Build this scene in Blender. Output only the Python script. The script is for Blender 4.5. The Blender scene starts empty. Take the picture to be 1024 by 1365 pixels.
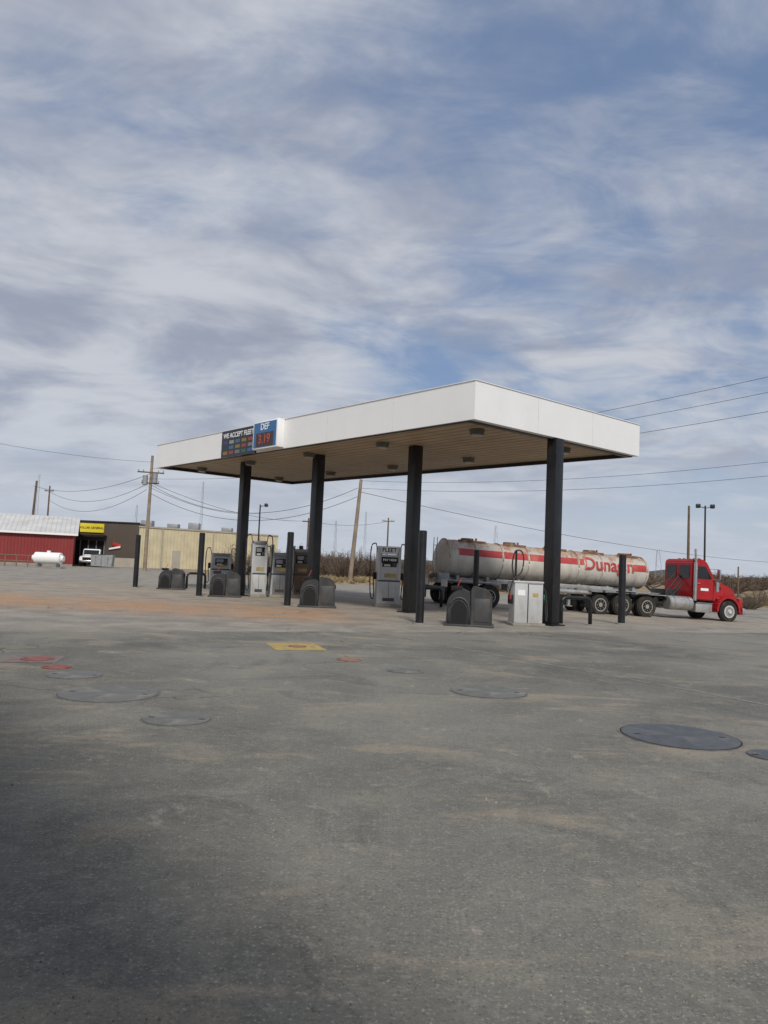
import bpy, bmesh, math, random
from mathutils import Vector, Matrix
random.seed(7)
R=math.radians
scene=bpy.context.scene
try:
    scene.view_settings.view_transform='Standard'; scene.view_settings.look='None'; scene.view_settings.exposure=0
except Exception: pass

# ------------------------------------------------------------------ node helpers
class NT:
    def __init__(s,tree): s.t=tree; s.n=tree.nodes; s.l=tree.links
    def new(s,typ,**k):
        n=s.n.new(typ)
        for a,b in k.items(): setattr(n,a,b)
        return n
    def put(s,sock,v):
        if isinstance(v,bpy.types.NodeSocket): s.l.new(v,sock)
        else:
            if isinstance(v,(tuple,list)) and len(v)==3 and sock.type=='RGBA': v=(*v,1)
            sock.default_value=v
    def m(s,op,a,b=0.0,c=None,clamp=False):
        n=s.new('ShaderNodeMath',operation=op); n.use_clamp=clamp
        s.put(n.inputs[0],a); s.put(n.inputs[1],b)
        if c is not None: s.put(n.inputs[2],c)
        return n.outputs[0]
    def mix(s,f,a,b,blend='MIX'):
        n=s.new('ShaderNodeMix',data_type='RGBA',blend_type=blend); n.clamp_factor=True
        s.put(n.inputs[0],f); s.put(n.inputs[6],a); s.put(n.inputs[7],b)
        return n.outputs[2]
    def ramp(s,f,lo,hi,smooth=True):
        n=s.new('ShaderNodeMapRange'); n.interpolation_type='SMOOTHSTEP' if smooth else 'LINEAR'
        s.put(n.inputs[0],f); n.inputs[1].default_value=lo; n.inputs[2].default_value=hi
        return n.outputs[0]
    def noise(s,v,scale,detail=4,rough=.55,dist=0.0):
        n=s.new('ShaderNodeTexNoise'); s.put(n.inputs['Vector'],v)
        n.inputs['Scale'].default_value=scale; n.inputs['Detail'].default_value=detail
        n.inputs['Roughness'].default_value=rough; n.inputs['Distortion'].default_value=dist
        return n.outputs[0]
    def mapping(s,v,loc=(0,0,0),rot=(0,0,0),sc=(1,1,1)):
        n=s.new('ShaderNodeMapping'); s.put(n.inputs[0],v)
        n.inputs[1].default_value=loc; n.inputs[2].default_value=rot; n.inputs[3].default_value=sc
        return n.outputs[0]
def base_mat(name):
    m=bpy.data.materials.new(name); m.use_nodes=True
    t=NT(m.node_tree); b=m.node_tree.nodes['Principled BSDF']
    return m,t,b
def mat(name,col,rough=.6,metal=0.0,var=.25,scale=4,dirt=None,dirtamt=.4,bump=0.0,bscale=40):
    m,t,b=base_mat(name)
    tc=t.new('ShaderNodeTexCoord').outputs['Object']
    n=t.noise(tc,scale,4,.6)
    f=t.ramp(n,.3,.7)
    dark=tuple(c*(1-var) for c in col)
    c=t.mix(f,dark,col)
    if dirt:
        n2=t.noise(t.mapping(tc,sc=(1,1,.35)),scale*.7,5,.7,.3)
        c=t.mix(t.m('MULTIPLY',t.ramp(n2,.48,.68),dirtamt),c,dirt)
    t.put(b.inputs['Base Color'],c)
    r=t.m('ADD',t.m('MULTIPLY',n,.25),rough-.12)
    t.put(b.inputs['Roughness'],r)
    b.inputs['Metallic'].default_value=metal
    if bump:
        bn=t.new('ShaderNodeBump'); bn.inputs['Strength'].default_value=bump; bn.inputs['Distance'].default_value=.01
        t.put(bn.inputs['Height'],t.noise(tc,bscale,2)); t.put(b.inputs['Normal'],bn.outputs[0])
    return m
def ribbed(name,col,axis,period,dark=.6,dirt=None,rough=.55,rot=0.0,duty=.12):
    m,t,b=base_mat(name)
    tc=t.new('ShaderNodeTexCoord').outputs['Object']
    v=t.mapping(tc,rot=(0,0,rot))
    sx=t.new('ShaderNodeSeparateXYZ'); t.put(sx.inputs[0],v)
    fr=t.m('FRACT',t.m('DIVIDE',sx.outputs[axis],period))
    tri=t.m('ABSOLUTE',t.m('SUBTRACT',fr,.5))
    g=t.ramp(tri,.5-duty,.5)
    n=t.noise(tc,.8,4,.6)
    c=t.mix(t.ramp(n,.3,.7),tuple(x*.82 for x in col),col)
    if dirt: c=t.mix(t.m('MULTIPLY',t.ramp(t.noise(tc,.35,5,.7),.45,.7),.5),c,dirt)
    c=t.mix(t.m('MULTIPLY',g,1-dark),c,tuple(x*.3 for x in col))
    t.put(b.inputs['Base Color'],c); b.inputs['Roughness'].default_value=rough
    bn=t.new('ShaderNodeBump'); bn.inputs['Strength'].default_value=.6; bn.inputs['Distance'].default_value=.03; bn.invert=True
    t.put(bn.inputs['Height'],g); t.put(b.inputs['Normal'],bn.outputs[0])
    return m

M={}
M['white']=mat('white_paint',(.84,.84,.83),.45,var=.04,scale=.5,dirt=(.6,.57,.5),dirtamt=.15)
M['black']=mat('black_paint',(.014,.015,.018),.4,var=.3,scale=3,dirt=(.045,.04,.035),dirtamt=.5)
M['dark_plastic']=mat('dark_grey_plastic',(.036,.038,.042),.5,var=.25,scale=3,dirt=(.10,.085,.07),dirtamt=.5,bump=.3)
M['mid_plastic']=mat('mid_grey_plastic',(.055,.057,.062),.5,var=.2,scale=3,dirt=(.11,.095,.08),dirtamt=.4)
M['void']=mat('dark_opening',(.008,.008,.009),.8)
M['cabinet']=mat('cabinet_grey',(.50,.51,.51),.4,var=.12,scale=2,dirt=(.25,.2,.15),dirtamt=.45)
M['cabinet_d']=mat('cabinet_steel',(.28,.29,.30),.35,metal=.4,var=.2,scale=2,dirt=(.2,.16,.12),dirtamt=.4)
M['cabinet_b']=mat('cabinet_brown',(.22,.14,.09),.6,var=.3,scale=2)
M['screen']=mat('screen_glass',(.01,.012,.016),.15,var=.1)
M['glass']=mat('window_glass',(.015,.018,.022),.08,var=.1)
M['rubber']=mat('tire_rubber',(.022,.021,.02),.8,var=.3,scale=6,dirt=(.11,.085,.06),dirtamt=.6)
M['chrome']=mat('polished_metal',(.62,.62,.62),.25,metal=.9,var=.15)
M['alu']=mat('aluminium',(.5,.5,.49),.4,metal=.6,var=.2,scale=3,dirt=(.3,.2,.13),dirtamt=.5)
M['rim']=mat('white_rim',(.6,.6,.58),.45,var=.2,scale=6,dirt=(.25,.17,.1),dirtamt=.6)
M['red']=mat('red_truck_paint',(.40,.014,.018),.28,var=.2,scale=1.5,dirt=(.3,.08,.05),dirtamt=.25)
M['stripe']=mat('red_stripe',(.46,.045,.045),.5,var=.25,scale=2,dirt=(.45,.22,.15),dirtamt=.5)
M['green']=mat('green_nozzle',(.02,.16,.06),.4)
M['rednoz']=mat('red_plastic',(.45,.03,.02),.4)
M['blue']=mat('sign_blue',(.035,.15,.36),.4,var=.1)
M['led']=mat('led_red',(.50,.085,.045),.4)
M['yellow']=mat('sign_yellow',(.72,.57,.03),.5,var=.1)
M['wood']=mat('pole_wood',(.17,.115,.075),.85,var=.4,scale=2,bump=.4,bscale=15)
M['wire']=mat('cable_black',(.03,.03,.035),.6)
M['brownwall']=mat('brown_facade',(.085,.065,.05),.7,var=.15,scale=.6)
M['galv']=mat('galvanised',(.33,.34,.35),.5,metal=.3,var=.2)
M['concrete']=mat('concrete',(.32,.30,.26),.85,var=.25,scale=2,dirt=(.15,.12,.1),dirtamt=.5,bump=.3)
M['stucco']=mat('stucco',(.42,.38,.32),.85,var=.15,scale=1)
M['roofgrey']=mat('roof_membrane',(.4,.4,.4),.8,var=.15,scale=.4)

# ------------------------------------------------------------------ mesh helpers
def link(o,parent=None):
    scene.collection.objects.link(o)
    if parent is not None: o.parent=parent
    return o
def empty(name,loc=(0,0,0),rz=0.0,ry=0.0):
    e=bpy.data.objects.new(name,None); scene.collection.objects.link(e)
    e.matrix_world=Matrix.Translation(loc)@Matrix.Rotation(rz,4,'Z')@Matrix.Rotation(ry,4,'Y')
    e.empty_display_size=.2
    return e
def mesh(name,verts,faces,m,parent=None,smooth=False):
    me=bpy.data.meshes.new(name); me.from_pydata([tuple(v) for v in verts],[],faces); me.update()
    if m: me.materials.append(m)
    if smooth:
        for p in me.polygons: p.use_smooth=True
    return link(bpy.data.objects.new(name,me),parent)
def bm_obj(name,bm,m,parent,smooth=False):
    me=bpy.data.meshes.new(name); bm.to_mesh(me); bm.free()
    if m: me.materials.append(m)
    if smooth:
        for p in me.polygons: p.use_smooth=True
        try: me.set_sharp_from_angle(angle=R(35))
        except Exception: pass
    return link(bpy.data.objects.new(name,me),parent)
def box(name,c,s,m,parent=None,bev=.0,rz=0.0,ry=0.0,seg=2):
    bm=bmesh.new(); bmesh.ops.create_cube(bm,size=1)
    bmesh.ops.scale(bm,vec=s,verts=bm.verts)
    if bev>0: bmesh.ops.bevel(bm,geom=bm.edges[:],offset=bev,segments=seg,affect='EDGES',profile=.5)
    bmesh.ops.transform(bm,matrix=Matrix.Translation(c)@Matrix.Rotation(rz,4,'Z')@Matrix.Rotation(ry,4,'Y'),verts=bm.verts)
    return bm_obj(name,bm,m,parent,bev>0)
def cyl(name,p1,p2,r,m,parent=None,r2=None,seg=20,bev=0.0):
    p1=Vector(p1);p2=Vector(p2);d=p2-p1
    bm=bmesh.new(); bmesh.ops.create_cone(bm,cap_ends=True,segments=seg,radius1=r,radius2=r if r2 is None else r2,depth=d.length)
    if bev>0:
        ed=[e for e in bm.edges if abs(e.verts[0].co.z-e.verts[1].co.z)<1e-5]
        bmesh.ops.bevel(bm,geom=ed,offset=bev,segments=3,affect='EDGES')
    q=d.to_track_quat('Z','Y').to_matrix().to_4x4()
    bmesh.ops.transform(bm,matrix=Matrix.Translation((p1+p2)/2)@q,verts=bm.verts)
    return bm_obj(name,bm,m,parent,True)
def tube(name,pts,r,m,parent=None,seg=8,closed=False):
    pts=[Vector(p) for p in pts]; vs=[];fs=[];n=len(pts)
    for i,p in enumerate(pts):
        a=pts[max(0,i-1)];b=pts[min(n-1,i+1)]; d=(b-a).normalized()
        up=Vector((0,0,1)) if abs(d.z)<.95 else Vector((1,0,0))
        u=d.cross(up).normalized(); w=u.cross(d)
        for k in range(seg):
            t=2*math.pi*k/seg; vs.append(p+u*(r*math.cos(t))+w*(r*math.sin(t)))
    for i in range(n-1):
        for k in range(seg):
            fs.append((i*seg+k,i*seg+(k+1)%seg,(i+1)*seg+(k+1)%seg,(i+1)*seg+k))
    fs.append(tuple(range(seg))[::-1]); fs.append(tuple((n-1)*seg+k for k in range(seg)))
    return mesh(name,vs,fs,m,parent,True)
def extrude_profile(name,prof,y0,y1,m,parent=None,bev=0.0,smooth=False):
    """prof: list of (x,z); extruded along y"""
    bm=bmesh.new()
    vs=[bm.verts.new((x,y0,z)) for x,z in prof]; f=bm.faces.new(vs)
    r=bmesh.ops.extrude_face_region(bm,geom=[f])
    bmesh.ops.translate(bm,vec=(0,y1-y0,0),verts=[v for v in r['geom'] if isinstance(v,bmesh.types.BMVert)])
    bmesh.ops.recalc_face_normals(bm,faces=bm.faces[:])
    if bev>0: bmesh.ops.bevel(bm,geom=bm.edges[:],offset=bev,segments=2,affect='EDGES')
    return bm_obj(name,bm,m,parent,bev>0 or smooth)
def text(name,s,size,m,parent,mw,wrap=None,depth=.004):
    cu=bpy.data.curves.new(name,'FONT'); cu.body=s; cu.size=size; cu.align_x='CENTER'; cu.align_y='CENTER'; cu.extrude=depth; cu.offset=size*.018
    o=bpy.data.objects.new(name,cu); scene.collection.objects.link(o)
    bpy.context.view_layer.update()
    me=bpy.data.meshes.new_from_object(o.evaluated_get(bpy.context.evaluated_depsgraph_get()))
    bpy.data.objects.remove(o)
    me.materials.clear(); me.materials.append(m)
    if wrap:
        for v in me.vertices: v.co=wrap(v.co)
    else: me.transform(mw)
    me.name=name
    return link(bpy.data.objects.new(name,me),parent)

def gz(x,y):
    def S(t): t=max(0,min(1,t)); return t*t*(3-2*t)
    return -.45*max(0,min(1,(x-2)/15))*S((y-24)/9)*(1-S((y-90)/80))

# ------------------------------------------------------------------ camera
cam=bpy.data.cameras.new('camera'); co=bpy.data.objects.new('camera',cam); scene.collection.objects.link(co)
cam.sensor_fit='VERTICAL'; cam.sensor_height=36; cam.lens=36*1000/1365; cam.clip_end=8000
p=R(3.97); r=R(2.5)
co.matrix_world=Matrix.Translation((0,0,1.6))@Matrix.Rotation(R(90)+p,4,'X')@Matrix.Rotation(r,4,'Z')
scene.camera=co

# ------------------------------------------------------------------ sun + sky
sun_dir=Vector((.15,-.99,0)).normalized()
el=R(42); sv=Vector((sun_dir.x*math.cos(el),sun_dir.y*math.cos(el),math.sin(el)))
sl=bpy.data.lights.new('sun','SUN'); sl.energy=2.8; sl.angle=R(10); sl.color=(1,.945,.86)
so=bpy.data.objects.new('sun',sl); scene.collection.objects.link(so); so.rotation_euler=sv.to_track_quat('Z','Y').to_euler()
so.location=(0,-20,40)
w=bpy.data.worlds.new('World'); scene.world=w; w.use_nodes=True
t=NT(w.node_tree); bg=w.node_tree.nodes['Background']
sky=t.new('ShaderNodeTexSky',sky_type='NISHITA'); sky.sun_disc=False
sky.sun_elevation=el; sky.sun_rotation=math.atan2(sv.x,sv.y); sky.air_density=1.0; sky.dust_density=1.2; sky.ozone_density=1.5
tc=t.new('ShaderNodeTexCoord').outputs['Generated']
sp=t.new('ShaderNodeSeparateXYZ'); t.put(sp.inputs[0],tc)
zz=t.m('MAXIMUM',sp.outputs[2],0.0); den=t.m('ADD',zz,.22)
cb=t.new('ShaderNodeCombineXYZ'); t.put(cb.inputs[0],t.m('DIVIDE',sp.outputs[0],den)); t.put(cb.inputs[1],t.m('DIVIDE',sp.outputs[1],den))
P=cb.outputs[0]
A1=t.noise(t.mapping(P,loc=(3.1,1.7,0),rot=(0,0,R(-25)),sc=(1.0,1.15,1)),1.5,6,.52,.35)
A2=t.noise(t.mapping(P,loc=(9.3,4.2,0),rot=(0,0,R(-42)),sc=(1,1.7,1)),3.6,6,.60,.6)
A3=t.noise(t.mapping(P,loc=(1.3,8.2,0),rot=(0,0,R(-20))),.8,3,.5,.2)
cov=t.m('ADD',t.m('ADD',t.m('MULTIPLY',A1,.52),t.m('MULTIPLY',A2,.30)),t.m('MULTIPLY',A3,.30))
cov=t.m('ADD',cov,t.m('MULTIPLY',sp.outputs[0],-.09))
mask=t.ramp(cov,.385,.60)
shade=t.noise(t.mapping(P,loc=(5.5,2.2,0),sc=(1,1.3,1)),2.1,5,.58,.4)
ccol=t.mix(t.ramp(shade,.34,.62),(3.2,3.5,4.35),(5.7,5.9,6.35))
blue=t.mix(.6,sky.outputs[0],(1.95,2.75,4.5))
c=t.mix(t.m('MULTIPLY',mask,.92),blue,ccol)
haze=t.ramp(sp.outputs[2],.26,-.02)
c=t.mix(t.m('MULTIPLY',haze,.78),c,(5.3,5.8,6.6))
t.put(bg.inputs[0],c); bg.inputs[1].default_value=.103

# ------------------------------------------------------------------ ground
def ground_material():
    m,t,b=base_mat('lot_ground')
    tc=t.new('ShaderNodeTexCoord').outputs['Object']
    s=t.new('ShaderNodeSeparateXYZ'); t.put(s.inputs[0],tc); X,Y=s.outputs[0],s.outputs[1]
    big=t.noise(tc,.16,4,.6,.5); mid=t.noise(tc,.9,6,.68,.3); fine=t.noise(tc,14,4,.75); spk=t.noise(tc,55,2,.7)
    c=t.mix(t.ramp(big,.38,.62),(.128,.126,.111),(.215,.206,.178))
    c=t.mix(t.m('MULTIPLY',t.ramp(mid,.45,.68),.6),c,(.27,.25,.205))
    c=t.mix(t.m('MULTIPLY',t.ramp(t.noise(t.mapping(tc,loc=(7,3,0),rot=(0,0,.6),sc=(1,2.2,1)),.45,6,.7,.6),.53,.66),.6),c,(.33,.275,.20))
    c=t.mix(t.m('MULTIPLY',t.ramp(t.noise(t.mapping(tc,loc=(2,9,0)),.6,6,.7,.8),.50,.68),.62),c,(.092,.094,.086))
    c=t.mix(t.m('MULTIPLY',t.ramp(t.noise(t.mapping(tc,loc=(12,5,0)),2.6,6,.78,.5),.57,.68),.5),c,(.37,.33,.27))
    # lighter concrete slab around the islands
    edge=t.m('ADD',t.m('SUBTRACT',Y,t.m('MULTIPLY',X,.46)),t.m('MULTIPLY',mid,.5))
    pad=t.ramp(edge,17.9,18.3)
    pc=t.mix(t.ramp(mid,.3,.7),(.22,.20,.175),(.38,.345,.29))
    pc=t.mix(t.m('MULTIPLY',t.ramp(big,.5,.7),.5),pc,(.17,.16,.145))
    c=t.mix(t.m('MULTIPLY',pad,.88),c,pc)
    # red soil tracked over the slab
    sy=t.noise(t.mapping(tc,rot=(0,0,-.12),sc=(.22,1.9,1)),1.3,6,.72,.3)
    dy=t.m('ABSOLUTE',t.m('SUBTRACT',Y,t.m('ADD',22.6,t.m('MULTIPLY',X,-.10))))
    band=t.m('MULTIPLY',t.ramp(dy,4.6,1.0),t.m('MULTIPLY',t.ramp(X,1.0,-2.5),t.ramp(X,-30,-20)))
    band=t.m('MULTIPLY',band,t.ramp(sy,.43,.53))
    c=t.mix(t.m('MULTIPLY',band,.93),c,t.mix(t.ramp(fine,.35,.65),(.33,.17,.08),(.54,.32,.17)))
    sand=t.m('MULTIPLY',t.ramp(t.m('ABSOLUTE',t.m('SUBTRACT',Y,32)),10,2),t.ramp(sy,.46,.60))
    c=t.mix(t.m('MULTIPLY',sand,.65),c,(.46,.34,.22))
    # grain
    c=t.mix(t.m('MULTIPLY',t.ramp(fine,.5,.72),.32),c,(.39,.365,.31))
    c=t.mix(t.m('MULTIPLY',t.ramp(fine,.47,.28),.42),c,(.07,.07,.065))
    c=t.mix(t.m('MULTIPLY',t.ramp(spk,.57,.70),.5),c,(.46,.435,.38))
    c=t.mix(t.m('MULTIPLY',t.ramp(spk,.43,.30),.55),c,(.05,.05,.046))
    # cracks
    vo=t.new('ShaderNodeTexVoronoi',feature='DISTANCE_TO_EDGE'); vo.inputs['Scale'].default_value=.17
    wob=t.new('ShaderNodeVectorMath',operation='ADD')
    nz=t.new('ShaderNodeTexNoise'); t.put(nz.inputs['Vector'],tc); nz.inputs['Scale'].default_value=.8; nz.inputs['Detail'].default_value=6
    t.put(wob.inputs[0],tc); 
    sc=t.new('ShaderNodeVectorMath',operation='SCALE'); t.put(sc.inputs[0],nz.outputs[1]); sc.inputs['Scale'].default_value=2.2
    t.put(wob.inputs[1],sc.outputs[0]); t.put(vo.inputs['Vector'],wob.outputs[0])
    crack=t.m('MULTIPLY',t.ramp(vo.outputs[0],.0055,.001),t.ramp(t.noise(tc,.3,2),.45,.6))
    c=t.mix(t.m('MULTIPLY',crack,.65),c,(.06,.055,.05))
    # open country beyond the lot
    far=t.m('ADD',Y,t.m('MULTIPLY',t.noise(tc,.12,3),9))
    farm=t.m('MULTIPLY',t.ramp(far,58,63),t.ramp(t.m('ADD',X,t.m('MULTIPLY',t.m('SUBTRACT',Y,56),.35)),-16,-10))
    farm=t.m('MAXIMUM',farm,t.ramp(far,98,104))
    gc=t.mix(t.ramp(mid,.35,.65),(.18,.13,.08),(.40,.31,.18))
    c=t.mix(farm,c,gc)
    t.put(b.inputs['Base Color'],c)
    t.put(b.inputs['Roughness'],t.m('ADD',t.m('MULTIPLY',mid,.25),.68)); b.inputs['Specular IOR Level'].default_value=.25
    bn=t.new('ShaderNodeBump'); bn.inputs['Strength'].default_value=.45; bn.inputs['Distance'].default_value=.012
    h=t.m('ADD',t.m('MULTIPLY',spk,.6),fine)
    t.put(bn.inputs['Height'],h); t.put(b.inputs['Normal'],bn.outputs[0])
    return m
xs=[-4000,-1500,-600,-250,-120,-60]+list(range(-40,62,3))+[80,120,250,600,1500,4000]
ys=[-300,-60,-20]+list(range(-10,120,3))+[130,150,180,250,600,1500,5000]
vs=[(x,y,gz(x,y)) for y in ys for x in xs]; nx=len(xs)
fs=[(j*nx+i,j*nx+i+1,(j+1)*nx+i+1,(j+1)*nx+i) for j in range(len(ys)-1) for i in range(nx-1)]
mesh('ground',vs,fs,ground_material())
gv=[];gf=[]
for k in range(2600):
    y=1.6+random.random()**1.7*20; x=random.uniform(-.62,.62)*y; s=random.uniform(.003,.010)*(1 if random.random()<.94 else 1.8)
    i=len(gv); a=random.uniform(0,6.28)
    for q in range(4): gv.append((x+s*math.cos(a+q*1.57)*random.uniform(.7,1.2),y+s*math.sin(a+q*1.57)*random.uniform(.7,1.2),-.001))
    gv.append((x,y,s*random.uniform(.6,1.1)))
    for q in range(4): gf.append((i+q,i+(q+1)%4,i+4))
mesh('loose_gravel',gv,gf,mat('gravel_stone',(.36,.32,.27),.9,var=.7,scale=3))

# ------------------------------------------------------------------ tank covers and painted marks
M['cover']=mat('cover_steel',(.12,.128,.135),.6,metal=.2,var=.35,scale=5,dirt=(.2,.19,.17),dirtamt=.5,bump=.5,bscale=60)
M['cover2']=mat('cover_steel_worn',(.165,.166,.155),.7,var=.25,scale=5,dirt=(.26,.245,.21),dirtamt=.8,bump=.5,bscale=60)
M['ring']=mat('cover_ring',(.21,.20,.18),.8,var=.4,scale=9)
M['pred']=mat('faded_red_paint',(.34,.09,.075),.8,var=.4,scale=9,dirt=(.2,.17,.15),dirtamt=.95)
M['ppink']=mat('faded_pink_paint',(.25,.185,.17),.85,var=.4,scale=6,dirt=(.19,.18,.165),dirtamt=.95)
M['pyel']=mat('faded_yellow_paint',(.48,.35,.11),.8,var=.3,scale=7,dirt=(.25,.21,.15),dirtamt=.95)
M['porg']=mat('faded_orange_paint',(.36,.17,.11),.8,var=.35,scale=9,dirt=(.2,.17,.145),dirtamt=.95)
def cover(x,y,rad,m,ring=M['ring'],name='manhole_cover'):
    e=empty(name,(x,y,0)); z=gz(x,y); faint=m is M['cover2']
    cyl('rim',(0,0,-.02),(0,0,z+.005),rad*1.04,ring,e,seg=48)
    cyl('gap',(0,0,-.02),(0,0,z+.007),rad*(1.0 if faint else 1.01),M['dark_plastic'] if faint else M['void'],e,seg=48)
    cyl('lid',(0,0,-.02),(0,0,z+.010),rad*.985,m,e,seg=48)
    for k in (-1,1): box('pick_slot',(k*rad*.75,0,z+.011),(.06,.02,.003),M['void'],e)
cover(-3.03,8.64,.55,M['cover2']); cover(-1.94,7.47,.33,M['cover2']); cover(3.07,7.68,.57,M['cover'])
cover(1.46,9.9,.49,M['cover2']); cover(.43,11.5,.28,M['cover2']); cover(-3.89,9.8,.34,M['cover2']); cover(3.66,7.0,.22,M['cover'])
cover(-4.95,11.07,.23,M['pred'],M['ppink']); cover(-4.37,10.37,.19,M['pred'],M['porg']); cover(-.47,12.5,.2,M['porg'])
def patch(name,cx,cy,sx,sy,m,rz=0,z=.004):
    e=mesh(name,[(-sx/2,-sy/2,0),(sx/2,-sy/2,0),(sx/2,sy/2,0),(-sx/2,sy/2,0)],[(0,1,2,3)],m)
    e.location=(cx,cy,z); e.rotation_euler=(0,0,rz); return e
patch('painted_marking',-1.53,14.08,.95,1.15,M['pyel'],R(18))
cover(-1.5,14.1,.17,M['porg'],M['ring'])
patch('painted_marking',-5.0,11.05,.75,.75,M['ppink'],R(12))
# expansion joint
jt=mat('joint_filler',(.34,.315,.27),.8,var=.5,scale=3)
def joint(pts,w0,m):
    vsj=[];fsj=[];pp=[]
    for i in range(len(pts)-1):
        for k in range(10):
            f=k/10; pp.append((pts[i][0]*(1-f)+pts[i+1][0]*f+random.uniform(-.012,.012),pts[i][1]*(1-f)+pts[i+1][1]*f))
    for x,y in pp:
        wd=w0+random.random()*.012
        vsj.extend([(x-wd,y-wd*.6,.004),(x+wd,y+wd*.6,.004)])
    for i in range(len(pp)-1): fsj.append((2*i,2*i+1,2*i+3,2*i+2))
    mesh('pavement_joint',vsj,fsj,m)
joint([(-.6,17.95),(0.6,16.6),(2.1,14.3),(3.6,12.1),(5.0,9.9),(6.6,7.5)],.018,jt)

# ------------------------------------------------------------------ canopy
Ac,Bc,Cc,Dc=Vector((2.32,19.96,0)),Vector((-10.7,34.75,0)),Vector((-5.0,39.55,0)),Vector((8.52,25.1,0))
ZS,ZT=5.6,6.66
can=empty('fuel_station_canopy',(0,0,0))
u1=(Bc-Ac).normalized(); u2=(Dc-Ac).normalized()
soff=ribbed('soffit_panels',(.50,.38,.25),0,.40,dark=.2,dirt=(.28,.2,.13),rot=-math.atan2(u2.y,u2.x)*1.0,duty=.16)
cor=[Ac,Bc,Cc,Dc]; cen=sum(cor,Vector())/4
ins=[c_+(cen-c_).normalized()*.22 for c_ in cor]
def ringmesh(name,o,i,z0,z1,m):
    v=[(*q.xy,z0) for q in o]+[(*q.xy,z1) for q in o]+[(*q.xy,z0) for q in i]+[(*q.xy,z1) for q in i]
    f=[]
    for k in range(4):
        n=(k+1)%4
        f+=[(k,n,4+n,4+k),(8+k,8+n,n,k),(4+k,4+n,12+n,12+k),(8+n,8+k,12+k,12+n)]
    return mesh(name,v,f,m,can)
ringmesh('fascia',cor,ins,ZS,ZT,M['white'])
i2=[c_+(cen-c_).normalized()*.225 for c_ in cor]; i3=[c_+(cen-c_).normalized()*.42 for c_ in cor]
ringmesh('edge_beam',i2,i3,ZS-.03,ZS+.2,M['black'])
mesh('soffit',[(*q.xy,ZS+.1) for q in i3],[(0,1,2,3)],soff,can)
mesh('roof_deck',[(*q.xy,ZS+.6) for q in i2],[(0,1,2,3)],M['roofgrey'],can)
for k in range(4):
    a=cor[k];b_=cor[(k+1)%4]
    d=(b_-a); L=d.length; mid_=(a+b_)/2
    box('top_trim',(mid_.x,mid_.y,ZT+.012),(L+.02,.05,.02),M['white'],can,rz=math.atan2(d.y,d.x))
seam=mat('fascia_seam',(.66,.66,.64),.5)
for k in range(1,6):
    q=Ac+(Bc-Ac)*(k/6); nrm=Vector((u1.y,-u1.x,0)); nrm= nrm if nrm.dot(q-cen)>0 else -nrm
    q2=q+nrm*.002; box('seam',(q2.x,q2.y,(ZS+ZT)/2),(.010,.005,ZT-ZS-.02),seam,can,rz=math.atan2(u1.y,u1.x))
for k in range(1,3):
    q=Ac+(Dc-Ac)*(k/3); nrm=Vector((u2.y,-u2.x,0)); nrm= nrm if nrm.dot(q-cen)>0 else -nrm
    q2=q+nrm*.002; box('seam',(q2.x,q2.y,(ZS+ZT)/2),(.010,.005,ZT-ZS-.02),seam,can,rz=math.atan2(u2.y,u2.x))
lampm=mat('lamp_housing',(.13,.12,.10),.5); lampg=mat('lamp_lens',(.45,.43,.38),.3)
for i in range(5):
    for j,fj in enumerate((.2,.72)):
        q=Ac+(Bc-Ac)*(.07+i*.215)+(Dc-Ac)*fj
        cyl('soffit_lamp',(q.x,q.y,ZS+.1),(q.x,q.y,ZS-.06),.24,lampm,can,r2=.2,seg=20)
        cyl('soffit_lens',(q.x,q.y,ZS-.06),(q.x,q.y,ZS-.09),.17,lampg,can,seg=20)
rzc=math.atan2(u2.y,u2.x)
cols=[(5.1,22.5),(1.0,25.6),(-2.6,28.8),(-6.0,32.0)]
for i,(x,y) in enumerate(cols):
    box('column_%d'%(i+1),(x,y,ZS/2+.045),(.36,.36,ZS+.09),M['black'],can,bev=.015,rz=rzc)
    box('column_flange_%d'%(i+1),(x,y,.02),(.6,.6,.04),M['black'],can,rz=rzc)
# signs on fascia
nab=Vector((u1.y,-u1.x,0)); nab = nab if nab.dot(Ac-cen)>0 else -nab
def onf(tm,z,off): q=Ac+u1*tm+nab*off; return Vector((q.x,q.y,z))
def fascia_frame(tm,z,off):
    xr=-u1; zr=nab; yr=Vector((0,0,1))
    Mx=Matrix((( xr.x,yr.x,zr.x,0),(xr.y,yr.y,zr.y,0),(xr.z,yr.z,zr.z,0),(0,0,0,1)))
    return Matrix.Translation(onf(tm,z,off))@Mx
def fbox(name,tm,z,wd,hg,off,th,m,par,bev=0):
    q=onf(tm,z,off+th/2); return box(name,q,(wd,th,hg),m,par,rz=math.atan2(u1.y,u1.x),bev=bev)
fs_=empty('fleet_card_sign',(0,0,0))
fbox('board',12.25,6.10,2.55,1.06,.004,.07,M['screen'],fs_)
wt=mat('sign_white',(.8,.8,.8),.4,var=.03)
text('lettering','WE ACCEPT FLEET',.27,wt,fs_,fascia_frame(12.25,6.42,.082))
cc=[(.05,.2,.5),(.5,.08,.05),(.5,.5,.5),(.04,.2,.1),(.45,.28,.05),(.08,.08,.3),(.3,.3,.34),(.08,.25,.42)]
for k,col in enumerate(cc): M['card%d'%k]=mat('card_%d'%k,tuple(c*.6 for c in col),.4)
k=0
for rr_ in range(3):
    for q in range(5):
        if random.random()<.12: continue
        k+=1
        fbox('card',13.2-q*.47,6.16-rr_*.21,.34,.13,.074,.008,M['card%d'%((k*5+rr_)%8)],fs_)
ds=empty('price_sign',(0,0,0))
fbox('cabinet',9.95,6.15,1.66,1.04,.004,.30,M['white'],ds,bev=.02)
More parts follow.
